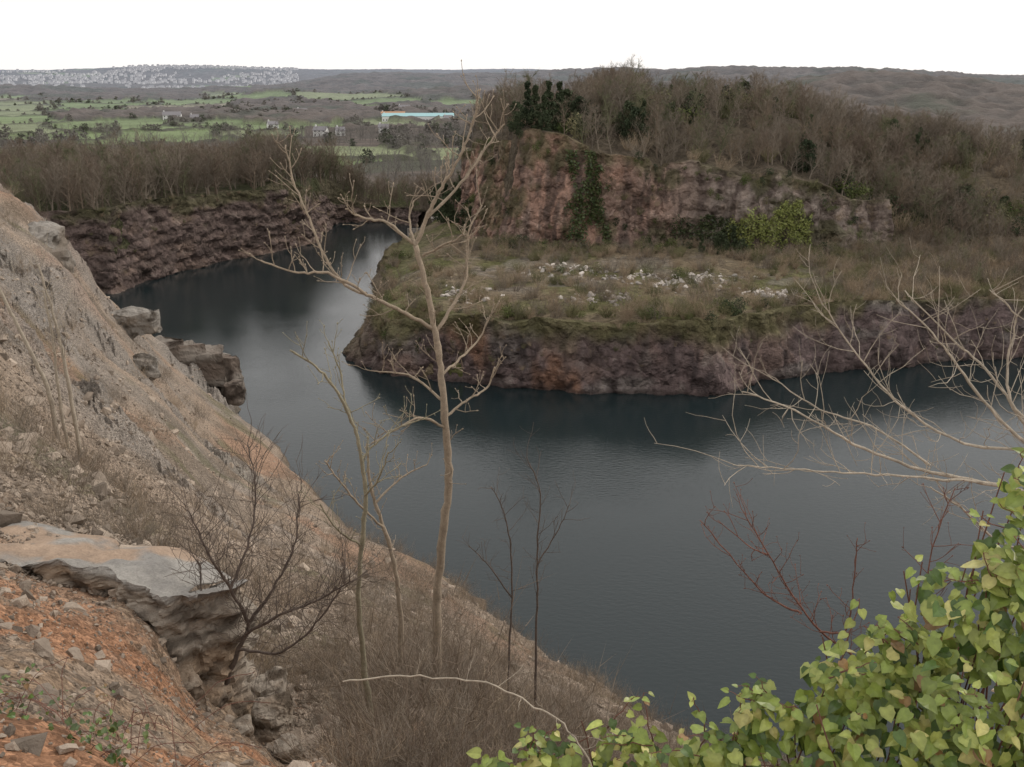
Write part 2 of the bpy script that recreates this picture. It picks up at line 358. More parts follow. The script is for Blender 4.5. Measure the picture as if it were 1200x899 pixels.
# ------------------------------------------------------------------ cliffs
def resample(P,step):
    P=np.array(P,float);seg=np.hypot(*(P[1:,:2]-P[:-1,:2]).T);L=np.concatenate([[0],np.cumsum(seg)])
    t=np.arange(0,L[-1],step);Q=np.stack([np.interp(t,L,P[:,k]) for k in range(P.shape[1])],1)
    k=np.hanning(9);k/=k.sum()
    for c in range(2):
        Q[:,c]=np.convolve(np.pad(Q[:,c],4,mode='edge'),k,'valid')
    return Q
def cliff(name,P,colf,amp=1.0,zb=-3,nz=44,lip=3.0,ledge=.6,vs=2.2,lh=3.1,sc=1.0,nl=4,mat=None,drop=.5,big=1.6,topf=None):
    Q=resample(P,.40*sc);tg=np.gradient(Q[:,:2],axis=0)
    if topf is not None:
        Q[:,2]=np.where(Q[:,0]>-12,topf(Q[:,0]),Q[:,2])
    k=np.hanning(31);k/=k.sum()
    tg=np.stack([np.convolve(np.pad(tg[:,c],15,mode='edge'),k,'valid') for c in range(2)],1)
    tg/=np.linalg.norm(tg,axis=1)[:,None]
    inl=np.stack([-tg[:,1],tg[:,0]],1)
    n=len(Q);t=np.linspace(0,1,nz)
    Zt=zb+(Q[:,2]-zb)[:,None]*t[None]
    base=t[None]*Q[:,3][:,None]
    tl=np.linspace(0,1,nl+1)[1:]
    Zt=np.concatenate([Zt,Q[:,2][:,None]-drop*sc*tl[None]],1)
    base=np.concatenate([base,Q[:,3][:,None]+lip*tl[None]],1)
    wgt=np.concatenate([np.clip(1.15-.5*t,0,1),.65*(1-tl)])[None];tt=np.concatenate([t,1+.1*tl])
    Xb=Q[:,0][:,None]+inl[:,0][:,None]*base;Yb=Q[:,1][:,None]+inl[:,1][:,None]*base
    x,y,z=Xb/sc,Yb/sc,Zt/sc
    a=fbm(x/9,y/9,z/16,3)*big+blocky(x/3.0,y/3.0,z/vs+fbm(x/8,y/8,0,2))*1.0+blocky(x/1.2,y/1.2,z/(vs*.5))*.4+fbm(x/.8,y/.8,z/.8,2)*.13
    led=fbm(x/14,y/14,3,2)*1.2;a=a+ledge*(np.abs(((z+led)/lh)%1-.5)*2-.5)
    a=a*amp*wgt*sc
    Xf=Xb-inl[:,0][:,None]*a;Yf=Yb-inl[:,1][:,None]*a
    Zf=Zt+fbm(x/4,y/4,1,3)*.8*sc*np.minimum(tt,1)[None]*np.concatenate([np.ones(nz),1-.7*tl])[None]
    col=colf(Xf,Yf,Zf,np.broadcast_to(tt[None],Xf.shape),a)
    return grid(name,Xf,Yf,Zf,col,mat or M_cliff,False),(Xf,Yf,Zf,inl)
def c_pen(x,y,z,t,a):
    n=fbm(x/6,y/6,z/9,4);m_=fbm(x/1.5,y/1.5,z/5,4);st=fbm(x/1.3,y/1.3,z/14,3)
    c=mix(C(.26,.195,.185),C(.37,.265,.225),ss(-.1,.5,n));c=mix(c,C(.44,.25,.165),ss(.1,.5,fbm(x/7+5,y/7,z/10,3))*ss(-22,-5,x)*ss(26,10,x)*.8)
    c=mix(c,C(.34,.305,.28),ss(.05,.45,fbm(x/9+2,y/9,z/5,3))*.65)
    c=mix(c,C(.085,.068,.068),ss(.12,.55,m_)*.75);c=mix(c,C(.43,.37,.33),ss(.35,.7,-m_)*.5)
    c=mix(c,C(.11,.085,.08),ss(.15,.5,st)*.5)
    c=mix(c,C(.20,.19,.085),ss(.72,.97,t+n*.25)*.8);c=mix(c,C(.25,.21,.12),ss(-19,-29,x)*ss(.1,.5,t+n*.3)*.6)
    return mix(c,C(.08,.06,.055),ss(.9,.1,z)*.7)
def c_rear(x,y,z,t,a):
    n=fbm(x/7,y/7,z/7,4);m_=fbm(x/1.8,y/1.8,z/6,4);st=fbm(x/1.5,y/1.5,z/18,3)
    c=mix(C(.62,.39,.30),C(.48,.33,.27),ss(-.2,.4,n));c=mix(c,C(.38,.33,.29),ss(22,42,x)*.8)
    c=mix(c,C(.16,.12,.105),ss(.1,.5,m_)*.75);c=mix(c,C(.70,.54,.45),ss(.3,.7,-m_)*.5)
    c=mix(c,C(.18,.135,.115),ss(.05,.4,st)*.7)
    c=mix(c,C(.13,.14,.06),ss(.15,.45,fbm(x/5+9,y/5,z/5,4))*.6)
    return mix(c,C(.15,.14,.07),ss(.88,1.02,t+n*.14)*.75)
def c_left(x,y,z,t,a):
    n=fbm(x/5,y/5,z/3,4);m_=fbm(x/4,y/4,z/1.0,4)
    c=mix(C(.24,.18,.16),C(.35,.255,.21),ss(-.1,.6,n));c=mix(c,C(.08,.062,.055),ss(.1,.6,m_)*.7)
    c=mix(c,C(.38,.31,.27),ss(.3,.7,-m_)*.5)
    return mix(c,C(.12,.12,.06),ss(.8,.97,t+n*.2)*.8)
def c_out(x,y,z,t,a):
    n=fbm(x/.8,y/.8,z/.35,4);m_=fbm(x/.35,y/.35,z/.12,4)
    c=mix(C(.29,.25,.205),C(.25,.185,.13),ss(-.1,.5,n));c=mix(c,C(.08,.065,.052),ss(.05,.5,m_)*.8)
    c=mix(c,mix(C(.235,.225,.21),C(.30,.285,.26),ss(-.3,.4,m_)),ss(.96,.99,t)*.9)
    c=mix(c,C(.33,.235,.165),ss(.3,.6,fbm(x/.6+4,y/.6,0,4)+(t-1)*6)*ss(.985,1.02,t)*.85)
    return c
Pp=[(x,y,float(land(np.array([x+0.],float),np.array([y+6.],float))[0]),float(offs(x,y))) for x,y in PEN]
_,PC=cliff('peninsula_cliff',Pp,c_pen,1.0,-3,44,ledge=.25,vs=5.0)
Lp=[(x,y,h,3.0) for (x,y),h in zip(LEFT,[17.6,17.6,17.6,17.8,17.6,17,16.6,15.5,12,7,5,5])]
_,LC=cliff('left_quarry_cliff',Lp,c_left,1.0,-3,50,ledge=.55,lh=2.6)
Rp=[(-15,262,22,3),(-14,235,27,3.2)]+[(x,y-1.5,float(ctop(x)),3.4) for x,y in HILL[:8]]
_,RC=cliff('rear_quarry_cliff',Rp,c_rear,1.15,7.0,64,3.5,ledge=.3,vs=6.5,big=3.0,topf=ctop)
cliff('rock_outcrop',[(-6.6,9.55,39.95,.10),(-5.6,9.35,39.86,.10),(-5.2,9.05,39.84,.10),(-4.6,9.2,39.80,.10),(-4.25,8.85,39.74,.10),(-3.75,8.5,39.70,.10),(-3.25,8.65,39.68,.10),(-3.05,9.2,39.6,.10),(-3.15,9.8,39.35,.2),(-3.6,10.6,38.8,.3)],c_out,1.45,37.6,96,1.2,ledge=.3,vs=3.0,lh=2.4,sc=.14,nl=44,mat=M_rockf,drop=3.2,big=2.2)
# ------------------------------------------------------------------ angular boulders / ledges
def boulder_mass(name,blocks,sc,c1,c2,seed,disp=1.0,sink=0):
    V=[];F=[];random.seed(seed);Rr=random.uniform
    for bx,by,bz,sx,sy,sz in blocks:
        bm=bmesh.new();tx,ty=Rr(-.15,.15),Rr(-.15,.15);ra=Rr(0,3.1)
        for i in range(8):
            a=i/8*6.283+Rr(-.35,.35)
            q=max(abs(math.cos(a)),abs(math.sin(a)));r=Rr(.75,1.1)/q*.95
            for zz in (-.5,.5):
                lx=math.cos(a)*r*sx/2*Rr(.85,1);ly=math.sin(a)*r*sy/2*Rr(.85,1)
                bm.verts.new((lx*math.cos(ra)-ly*math.sin(ra),lx*math.sin(ra)+ly*math.cos(ra),zz*sz*Rr(.8,1.1)+lx*tx+ly*ty))
        r=bmesh.ops.convex_hull(bm,input=bm.verts);bmesh.ops.delete(bm,geom=list(set(r['geom_interior'])|set(r['geom_unused'])),context='VERTS')
        lim=max(sx,sy,sz)*.06
        for _ in range(4):
            bmesh.ops.subdivide_edges(bm,edges=[e for e in bm.edges if e.calc_length()>lim],cuts=1,use_grid_fill=True)
        bmesh.ops.triangulate(bm,faces=bm.faces)
        bm.normal_update()
        co=np.array([v.co for v in bm.verts]);no=np.array([v.normal for v in bm.verts])
        W_=co+np.array([bx,by,bz-sink*sz]);w=W_/sc;ds=(blocky(w[:,0]*2.5,w[:,1]*2.5,w[:,2]*3.2)*.07+fbm(w[:,0]*8,w[:,1]*8,w[:,2]*10,4)*.03)*sc*disp
        W_=W_+no*ds[:,None];k=len(V);V+=list(W_);F+=[[v.index+k for v in f.verts] for f in bm.faces];bm.free()
    V=np.array(V);w=V/sc;nn=fbm(w[:,0]*1.5,w[:,1]*1.5,w[:,2]*4,4)
    col=mix(C(*c1),C(*c2),ss(-.3,.5,nn));col=mix(col,C(*c2)*.4,ss(.15,.6,fbm(w[:,0]*4,w[:,1]*4,w[:,2]*6,3)))
    return mk(name,V,F,M_rockf,col)
boulder_mass('fallen_rocks',[(-3.0,8.35,38.15,.5,.4,.3),(-3.4,8.05,38.35,.45,.4,.28),(-4.05,8.2,38.8,.4,.35,.25),(-2.8,8.9,37.95,.45,.4,.3),(-5.1,8.5,39.35,.4,.3,.2),(-2.75,7.9,38.1,.3,.25,.2),(-3.8,7.6,38.9,.3,.25,.16),(-4.7,7.2,39.45,.3,.25,.15),(-2.5,8.4,37.9,.3,.3,.22),(-3.0,9.6,37.8,.5,.5,.4),(-3.5,8.3,38.7,.55,.4,.5),(-4.4,8.5,39.2,.5,.4,.4)],.9,(.29,.25,.205),(.22,.17,.125),77)
boulder_mass('shore_rocks',[(-43.5,117,9.2,7,6,4.5),(-40.5,118,8.2,5,5,4.5),(-38.5,119,7.0,4,4,5),(-46,116,10.4,6,5,3.5),(-41.5,121,6,7,6,6),(-37,116,5.0,3,3,3)],8,(.20,.175,.15),(.14,.11,.09),31,.7)
boulder_mass('hillside_rocks',[(-43,84,29.0,7,5,3.0),(-38.5,72,28.6,6,4,2.2),(-46,88,30.6,8,5,3),(-52,92,33,8,6,4),(-48,80,31.4,6,4,2.4),(-34,62,27.6,4,3,1.6),(-31,55,28.2,3.4,2.4,1.3),(-40,95,20.9,5,4,2.5),(-28,48,28.3,2.4,2,1.1),(-33,80,20.4,3,2.5,1.4),(-24,34,30.6,2,1.5,.8),(-17,26,32.8,1.3,1,.6)],6,(.25,.23,.205),(.19,.16,.13),32,1.1,.3)
# ------------------------------------------------------------------ tubes / trees
class Acc:
    def __init__(s): s.v=[];s.f=[]
    def tube(s,pts,rad,k=5,cap=True):
        pts=[Vector(p) for p in pts];n=len(pts);b0=len(s.v)
        for i,p in enumerate(pts):
            t=(pts[min(i+1,n-1)]-pts[max(i-1,0)])
            if t.length<1e-9:t=Vector((0,0,1))
            t.normalize();u=t.cross(Vector((.31,.95,.05)));u.normalize();w_=t.cross(u)
            for j in range(k):
                a=2*math.pi*j/k;s.v.append(p+(u*math.cos(a)+w_*math.sin(a))*rad[i])
        for i in range(n-1):
            for j in range(k):
                a=b0+i*k+j;b=b0+i*k+(j+1)%k;s.f.append([a,b,b+k,a+k])
        if cap:s.f.append([b0+(n-1)*k+j for j in range(k)])
    def tri(s,p,q,wd,up=None):
        p=Vector(p);q=Vector(q);t=q-p;u=t.cross(Vector((random.uniform(-1,1),random.uniform(-1,1),random.uniform(-1,1))))
        if u.length<1e-9:return
        u.normalize();b0=len(s.v);s.v+= [p-u*wd/2,p+u*wd/2,q];s.f.append([b0,b0+1,b0+2])
R=random.uniform
def rv(): return Vector((R(-1,1),R(-1,1),R(-1,1)))
def bare_tree(name,seed,mat,H=10,spread=.42,nl=16,dense=1.0,tw=6):
    random.seed(seed);A=Acc()
    p=Vector((0,0,-.6));pts=[p.copy()];d=Vector((R(-.12,.12),R(-.12,.12),1))
    nseg=9
    for i in range(nseg):
        p=p+d*(H*.86+.6)/nseg;d=(d+rv()*.2);d.z=1;pts.append(p.copy())
    r0=.017*H;rad=[r0*(1-i/nseg)**.8+.02 for i in range(nseg+1)]
    A.tube(pts,rad,5)
    for i in range(nl):
        t=.18+.80*(i+R(0,1))/nl;f=t*nseg;k=min(int(f),nseg-1);b=pts[k].lerp(pts[k+1],f-k)
        L=H*spread*(1.15-.75*t)*R(.6,1.2);an=i*2.4+R(-.5,.5);el=R(.35,1.0)
        dv=Vector((math.cos(an),math.sin(an),el)).normalized();q=[b]
        for s_ in range(4):
            dv=(dv+rv()*.22+Vector((0,0,.12))).normalized();q.append(q[-1]+dv*L/4)
        rr=rad[k]*.5;A.tube(q,[rr,rr*.75,rr*.5,rr*.32,.012],3,False)
        nb=int(9*dense)
        for j in range(nb):
            g=.2+.8*(j+R(0,1))/nb*1.0;g=min(g,.999);ff=g*4;kk=int(ff);bb=q[kk].lerp(q[kk+1],ff-kk)
            dd=(dv+rv()*.9+Vector((0,0,.25))).normalized();l2=L*.42*R(.6,1.2)*(1.2-.5*g)
            e1=bb+dd*l2*.5;e2=e1+(dd+rv()*.35).normalized()*l2*.5
            A.tri(bb,e1+(e1-bb)*.2,.05*H/10);A.tri(e1-(e1-bb)*.2,e2,.04*H/10)
            for m_ in range(int(tw*dense)):
                h=R(.2,1);o=bb.lerp(e1,h*2) if h<.5 else e1.lerp(e2,h*2-1)
                A.tri(o,o+(dd+rv()*.9+Vector((0,0,.2))).normalized()*R(.35,.9)*H/10,.028*H/10*(6/tw))
    return mk(name,A.v,A.f,mat,add=False)
def brush(name,seed,mat,H=2,n=40,w_=.02,flat=.8):
    random.seed(seed);A=Acc()
    for i in range(n):
        a=R(0,6.28);r=R(0,.25)*H;p=Vector((math.cos(a)*r,math.sin(a)*r,-.1));d=Vector((math.cos(a)*R(.1,flat),math.sin(a)*R(.1,flat),1)).normalized()
        L=H*R(.5,1.1);q=p+d*L*.5;e=q+(d+rv()*.35).normalized()*L*.5
        A.tri(p,q+(q-p)*.15,w_*1.5);A.tri(q,e,w_)
        for j in range(7):
            t=R(.25,1);o=p.lerp(q,t*2) if t<.5 else q.lerp(e,t*2-1)
            A.tri(o,o+(d+rv()*.9).normalized()*L*R(.15,.38),w_*.7)
    return mk(name,A.v,A.f,mat,add=False)
def leafy(name,seed,mat,H=5,Wd=2,n=1500,ls=.22,cone=False,nlump=26):
    random.seed(seed);V=[];F=[]
    lumps=[]
    for i in range(nlump):
        t=R(.05,1);wr=Wd*(1-t*.9 if cone else math.sin(math.pi*min(t*.85+.12,1))**.6)
        a=R(0,6.28);r=wr*R(.3,.85);lumps.append((Vector((math.cos(a)*r,math.sin(a)*r,t*H)),max(wr*.45,.25)*R(.6,1.2)))
    for i in range(n):
        c,r=random.choice(lumps);u=rv().normalized();p=c+u*r*R(.6,1.1);t=rv().normalized();b_=u.cross(t)*.7+rv()*.3
        s_=ls*R(.6,1.3);k=len(V);V+=[p,p+t*s_,p+t*s_*.6+b_*s_,p+b_*s_*.8];F.append([k,k+1,k+2,k+3])
    A=Acc();A.v=V;A.f=F;A.tube([(0,0,-.5),(0,0,H*.6)],[.12,.05],4)
    return mk(name,A.v,A.f,mat,add=False)
def hullrock(name,seed,mat,n=13,flat=.6):
    random.seed(seed);bm=bmesh.new()
    for i in range(n):
        v=rv().normalized()*R(.4,.55);bm.verts.new((v.x,v.y*R(.7,1),v.z*flat))
    r=bmesh.ops.convex_hull(bm,input=bm.verts);bmesh.ops.delete(bm,geom=list(set(r['geom_interior'])|set(r['geom_unused'])),context='VERTS')
    me=bpy.data.meshes.new(name);bm.to_mesh(me);bm.free();me.materials.append(mat)
    return bpy.data.objects.new(name,me)
def coll(name,objs):
    c=bpy.data.collections.new(name)
    for o in objs:c.objects.link(o)
    return c
def scatter(name,P,S,cl,n,tilt=.0,idx=None):
    P=np.asarray(P,np.float32);k=len(P);me=bpy.data.meshes.new(name);me.vertices.add(k);me.vertices.foreach_set('co',P.ravel())
    rot=np.zeros((k,3),np.float32);rot[:,2]=rng.uniform(0,6.28,k);rot[:,:2]=rng.normal(0,1,(k,2))*tilt
    S=np.asarray(S,np.float32)
    if S.ndim==1:S=np.repeat(S[:,None],3,1)
    me.attributes.new('rot','FLOAT_VECTOR','POINT').data.foreach_set('vector',rot.ravel())
    me.attributes.new('scl','FLOAT_VECTOR','POINT').data.foreach_set('vector',S.ravel())
    ix=rng.integers(0,n,k).astype(np.int32) if idx is None else idx.astype(np.int32)
    me.attributes.new('idx','INT','POINT').data.foreach_set('value',ix)
    o=link(bpy.data.objects.new(name,me))
    g=bpy.data.node_groups.new(name,'GeometryNodeTree')
    g.interface.new_socket('Geometry',in_out='INPUT',socket_type='NodeSocketGeometry');g.interface.new_socket('Geometry',in_out='OUTPUT',socket_type='NodeSocketGeometry')
    gi=g.nodes.new('NodeGroupInput');go=g.nodes.new('NodeGroupOutput');ip=g.nodes.new('GeometryNodeInstanceOnPoints');ci=g.nodes.new('GeometryNodeCollectionInfo')
    ci.inputs['Collection'].default_value=cl;ci.inputs['Separate Children'].default_value=True;ci.inputs['Reset Children'].default_value=True
    def na(nm,ty):
        q=g.nodes.new('GeometryNodeInputNamedAttribute');q.data_type=ty;q.inputs['Name'].default_value=nm
        return [x for x in q.outputs if x.enabled and x.name=='Attribute'][0]
    L=g.links.new;L(gi.outputs[0],ip.inputs['Points']);L(ci.outputs[0],ip.inputs['Instance']);ip.inputs['Pick Instance'].default_value=True
    L(na('idx','INT'),ip.inputs['Instance Index']);L(na('rot','FLOAT_VECTOR'),ip.inputs['Rotation']);L(na('scl','FLOAT_VECTOR'),ip.inputs['Scale'])
    L(ip.outputs[0],go.inputs[0]);o.modifiers.new('scatter','NODES').node_group=g
    return o
trees=coll('tree_kit',[bare_tree('bt_a',1,M_bark),bare_tree('bt_b',2,M_bark2,spread=.40),bare_tree('bt_c',3,M_bark,spread=.55,nl=14),bare_tree('bt_d',4,M_bark2,nl=18,dense=1.2,spread=.5),bare_tree('bt_e',5,M_bark,spread=.34,nl=18),bare_tree('bt_f',6,M_barkg,spread=.36,nl=18,dense=1.2)])
ftrees=coll('far_tree_kit',[bare_tree('ft_%d'%i,60+i,M_fart,spread=.45,nl=11,dense=.7,tw=3) for i in range(4)])
brushk=coll('brush_kit',[brush('br_a',11,M_brush,2.2,44,.03),brush('br_b',12,M_bark,2.4,40,.03),brush('br_c',13,M_brush2,1.8,60,.04),brush('br_d',14,M_brush,1.5,60,.03)])
evk=coll('evergreen_kit',[leafy('ev_a',21,M_everg,8,2.6,3000,.34),leafy('ev_b',22,M_everg,8.5,2.1,2600,.34,True,40)])
hedk=coll('hedge_kit',[leafy('he_a',26,M_farev,5,3.2,260,.8),leafy('he_b',27,M_fart,6,3.2,260,.8),leafy('he_c',28,M_fart,5,3.6,260,.8)])
bushk=coll('bush_kit',[leafy('bu_a',23,M_everg,1.6,1.1,420,.16),leafy('bu_b',24,M_green,1.3,1.2,420,.14),leafy('bu_c',25,M_brush2,1.6,1.3,420,.13)])
rockk=coll('stone_kit',[hullrock('st_%d'%i,40+i,M_stone) for i in range(6)])
palek=coll('rubble_kit',[hullrock('ru_%d'%i,50+i,M_pale) for i in range(5)])
def pts(n,x0,x1,y0,y1,mask,zf):
    x=rng.uniform(x0,x1,n);y=rng.uniform(y0,y1,n);m_=mask(x,y);x=x[m_];y=y[m_];return np.stack([x,y,zf(x,y)],1)
dl=lambda x,y:polyd(LAKE,x,y)
dh=lambda x,y:-polyd(HILL,x,y)
def szn(P,a,b,s=14):
    return rng.uniform(a,b,len(P))*(1+.30*fbm(P[:,0]/s,P[:,1]/s,3,2))
P=pts(4700,-16,190,186,280,lambda x,y:(dh(x,y)>7)&(rng.random(len(x))<.62+.8*fbm(x/12,y/12,3,2)),qz)
scatter('hill_woodland',P,szn(P,.5,1.02)*np.where(P[:,0]>95,.88,1),trees,6,.09)
P=pts(1500,0,190,160,262,lambda x,y:(dh(x,y)>4)&(rng.random(len(x))<.35+.65*ss(75,95,x)),qz)
scatter('hill_undergrowth',P,rng.uniform(1.0,2.4,len(P)),brushk,4,.12)
P=pts(700,5,160,192,262,lambda x,y:(dh(x,y)>6)&(fbm(x/12,y/12,33,2)>.1),qz)
scatter('hill_ivy_thickets',P,rng.uniform(1.2,3.2,len(P)),bushk,3,.1)
P=pts(42,5,165,200,262,lambda x,y:(dh(x,y)>9),qz)
scatter('ivy_clad_trees',P,rng.uniform(.55,.95,len(P)),evk,2,.06)
P=pts(1100,58,190,157,200,lambda x,y:(dh(x,y)<=6)&(dl(x,y)>7)&(rng.random(len(x))<ss(60,95,x)),qz)
scatter('slope_scrub_trees',P,rng.uniform(.25,.5,len(P)),trees,6,.12)
P=pts(2500,-190,-50,198,320,lambda x,y:(dl(x,y)>3.5),qz)
scatter('plateau_woodland',P,szn(P,.55,1.15,12),trees,6,.07)
P=pts(1500,-60,10,268,330,lambda x,y:(dl(x,y)>5)&(rng.random(len(x))<.45),qz)
scatter('lakeside_woodland',P,szn(P,.4,.8),trees,6,.05)
def fmask(x,y):
    e,r,wd=fieldinfo(x,y);return ((wd|(y<395))&(rng.random(len(x))<.75))|((e<6)&(~wd))
P=pts(7000,-600,120,325,760,lambda x,y:(x/y>-.75)&(x/y<.2)&fmask(x,y),land)
scatter('valley_woodland',P,szn(P,.5,1.0,30),ftrees,4,.05)
P=pts(60000,-1200,120,400,2000,lambda x,y:(x/y>-.65)&(x/y<.1)&(fieldinfo(x,y)[0]<3.2)&(~fieldinfo(x,y)[2]),land)
scatter('field_hedgerows',P,szn(P,.35,.8,25)*rng.choice([1,1,1,1.6],len(P)),hedk,3,.05)
P=pts(3200,-900,60,420,1500,lambda x,y:(x/y>-.7)&(x/y<.1)&fieldinfo(x,y)[2]&(fbm(x/70,y/70,1,3)>.15),land)
scatter('valley_copses',P,szn(P,.8,1.6,30),hedk,3,.03)
P=pts(6500,-34,190,130,196,lambda x,y:(dl(x,y)>2.4)&(dh(x,y)<0)&(rng.random(len(x))<np.clip(.16+.9*ss(9,3.5,dl(x,y))+.9*ss(-12,-1,dh(x,y))+.6*ss(40,70,x)+.5*ss(.0,.35,fbm(x/7,y/7,9,3)),0,1)),qz)
scatter('platform_scrub',P,rng.uniform(.5,1.35,len(P))*(1+.25*ss(50,90,P[:,0])),brushk,4,.15)
P=pts(1700,-30,120,130,194,lambda x,y:(dl(x,y)>2.6)&(dh(x,y)<0)&(rng.random(len(x))<np.clip(.03+.8*ss(7,3.2,dl(x,y))*ss(60,30,x)+.75*ss(-9,-2,dh(x,y))*ss(80,60,x),0,1)),qz)
scatter('platform_bushes',P,rng.uniform(.5,1.5,len(P)),bushk,3,.1)
def on_cliff(name,K,n,kit,nk,a,b,cond):
    Xf,Yf,Zf,_=K;i=rng.integers(0,Xf.shape[0],n);j=rng.integers(6,Xf.shape[1]-4,n)
    P=np.stack([Xf[i,j],Yf[i,j],Zf[i,j]],1);P=P[cond(P[:,0],P[:,1],P[:,2])]
    scatter(name,P,rng.uniform(a,b,len(P)),kit,nk,.3)
on_cliff('cliff_face_scrub',PC,900,brushk,4,.2,.6,lambda x,y,z:(z>2)&(fbm(x/5,y/5,z/3,3)+.06*z>.35))
on_cliff('cliff_face_scrub',LC,500,brushk,4,.3,.8,lambda x,y,z:(z>3)&(fbm(x/5,y/5,z/3,3)+.04*z>.4))
on_cliff('cliff_face_scrub',RC,600,brushk,4,.3,.9,lambda x,y,z:(z>11)&(fbm(x/6,y/6,z/5,3)>.15))
on_cliff('cliff_face_bushes',RC,420,bushk,3,.4,1.1,lambda x,y,z:(z>11)&(fbm(x/6+4,y/6,z/5,3)>.12))
rc=[(43,152,5,1.8),(9.5,170,7,2.5),(28,158,6,2.0),(-8,152,4,2),(22,166,9,2.5),(14,148,6,2),(36,165,5,2)]
Q=[]
for x,y,a,b in rc:
    Q.append(np.stack([rng.normal(x,a*.6,75),rng.normal(y,b*1.0,75)],1))
Q=np.concatenate(Q);Q=Q[(dl(Q[:,0],Q[:,1])>5)&(dh(Q[:,0],Q[:,1])<-2)]
P=np.concatenate([Q,qz(Q[:,0],Q[:,1])[:,None]+.05],1)
scatter('rubble_blocks',P,rng.uniform(.25,1.3,len(P))**1.6*1.1,palek,5,.4)
ev=[(8,203,1.2),(5,200,1.1),(10,206,1.2),(3,204,1.1),(7,198,.9),(12,209,1.1),(1,199,.8),(26,205,1.0),(28,206,1.15),(25,208,1.0),(38,184,.45),(42,185,.6),(44.5,186,.72),(46,184,.5),(-13,238,1.1),(-12,230,1.2),(-15,245,1.2),(-18,250,1.2),(-10,226,1.0),(-20,258,1.2),(-9,220,.9),(-16,240,1.1),(58,214,.8),(90,212,.7),(-14,252,1.3)]
P=np.array([(x,y,float(qz(np.array([x+0.]),np.array([y+0.]))[0])-.3) for x,y,_ in ev])
scatter('evergreen_trees',P,np.array([q[2] for q in ev]),evk,2,.05)
M_leaf=leaf_mat('ivy_leaf')
def ivy_on_cliff(name,x0,x1,z0,z1,n,size,c1,c2):
    Xf,Yf,Zf,inl=RC;ok=np.argwhere((Xf>x0)&(Xf<x1)&(Zf>z0)&(Zf<z1)&(Yf<200))
    sel=ok[rng.integers(0,len(ok),n)];V=[];F=[];Cc=[]
    px=Xf[sel[:,0],sel[:,1]];py=Yf[sel[:,0],sel[:,1]];pz=Zf[sel[:,0],sel[:,1]]
    ex=np.minimum(px-x0,x1-px)/(x1-x0);ez=np.minimum(pz-z0,z1-pz)/(z1-z0)
    keep=fbm(px/2.0,px*0,pz/5,3)*.8+rng.uniform(-.1,.1,n)+2.2*np.minimum(ex*1.2,ez)>.25
    for x,y,z in zip(px[keep],py[keep],pz[keep]):
        p=Vector((x+R(-.3,.3),y-R(.0,.5),z+R(-.3,.3)));t=Vector((R(-1,1),R(-.5,0),R(-1,.2))).normalized();b_=Vector((R(-1,1),R(-1,-.2),R(-.6,.6))).normalized()
        s_=size*R(.5,1.4);k=len(V);V+=[p,p+t*s_,p+t*s_+b_*s_,p+b_*s_];F.append([k,k+1,k+2,k+3])
        cc=np.array(c1)+(np.array(c2)-np.array(c1))*R(0,1);Cc+=[cc]*4
    mk(name,V,F,M_leaf,Cc)
ivy_on_cliff('cliff_ivy',44,61,11.5,21.5,7500,.30,(.22,.26,.08),(.40,.42,.15))
ivy_on_cliff('cliff_ivy_dark',10.5,20,11,31,5500,.34,(.05,.075,.03),(.13,.16,.06))
ivy_on_cliff('cliff_ivy_dark',30,47,10,18,4500,.32,(.04,.055,.025),(.10,.12,.05))
# ------------------------------------------------------------------ stones and brush on near slope
P=pts(42000,-9,3,2.2,16,lambda x,y:(x/y<.15)&(x/y>-.85)&(rng.random(len(x))<.3+.6*ss(-.2,.4,fbm(x/1.5,y/1.5,5,3))),near_z)
P[:,2]+=.006
scatter('loose_stones',P,(rng.pareto(2.0,len(P))*.020+.018).clip(0,.26),rockk,6,.6)
yy=np.exp(rng.uniform(math.log(9),math.log(120),85000));xs=rng.uniform(-.75,.2,85000);x=xs*yy
k=(near_base(x,yy)>.5)&(rng.random(85000)<.4+.5*ss(-.2,.4,fbm(x/6,yy/6,5,3)));x=x[k];yy=yy[k]
P=np.stack([x,yy,near_z(x,yy)+.02],1)
scatter('scree_stones',P,(rng.pareto(2.5,len(P))*.085+.065).clip(0,1.0)*(.45+yy/60).clip(0,1.3),rockk,6,.6)
brn=coll('twig_kit',[brush('tw_a',31,M_bark,1.2,30,.009,.9),brush('tw_b',32,M_brush,1.0,30,.008,.9),brush('tw_c',33,M_bark2,1.4,26,.009,.7)])
yy=np.exp(rng.uniform(math.log(6),math.log(95),8500));xs=rng.uniform(-.7,.5,8500);x=xs*yy
dens=.08+.6*ss(-.30,-.12,xs)+.5*ss(.12,.42,fbm(x/5,yy/5,2,3))
k=(near_base(x,yy)>.5)&(rng.random(8500)<dens)&(~((yy<11)&(xs<-.24)));x=x[k];yy=yy[k]
P=np.stack([x,yy,near_z(x,yy)],1)
scatter('hillside_brush',P,rng.uniform(.4,1.15,len(P))*(.6+.012*yy),brn,3,.15)
bp_=[(1.7,8.5),(2.1,8.9),(1.4,9.3),(2.4,8.4),(1.9,9.8),(.7,10.5),(1.1,9.9),(-.2,11),(.2,10.2),(-.9,9.6),(2.8,9.5),(-1.1,8.4),(.5,12)]
P=np.array([(x,y,float(near_z(np.array([x]),np.array([y+0.]))[0])) for x,y in bp_])
scatter('bare_shrubs',P,rng.uniform(1.1,1.7,len(P)),brn,3,.1)
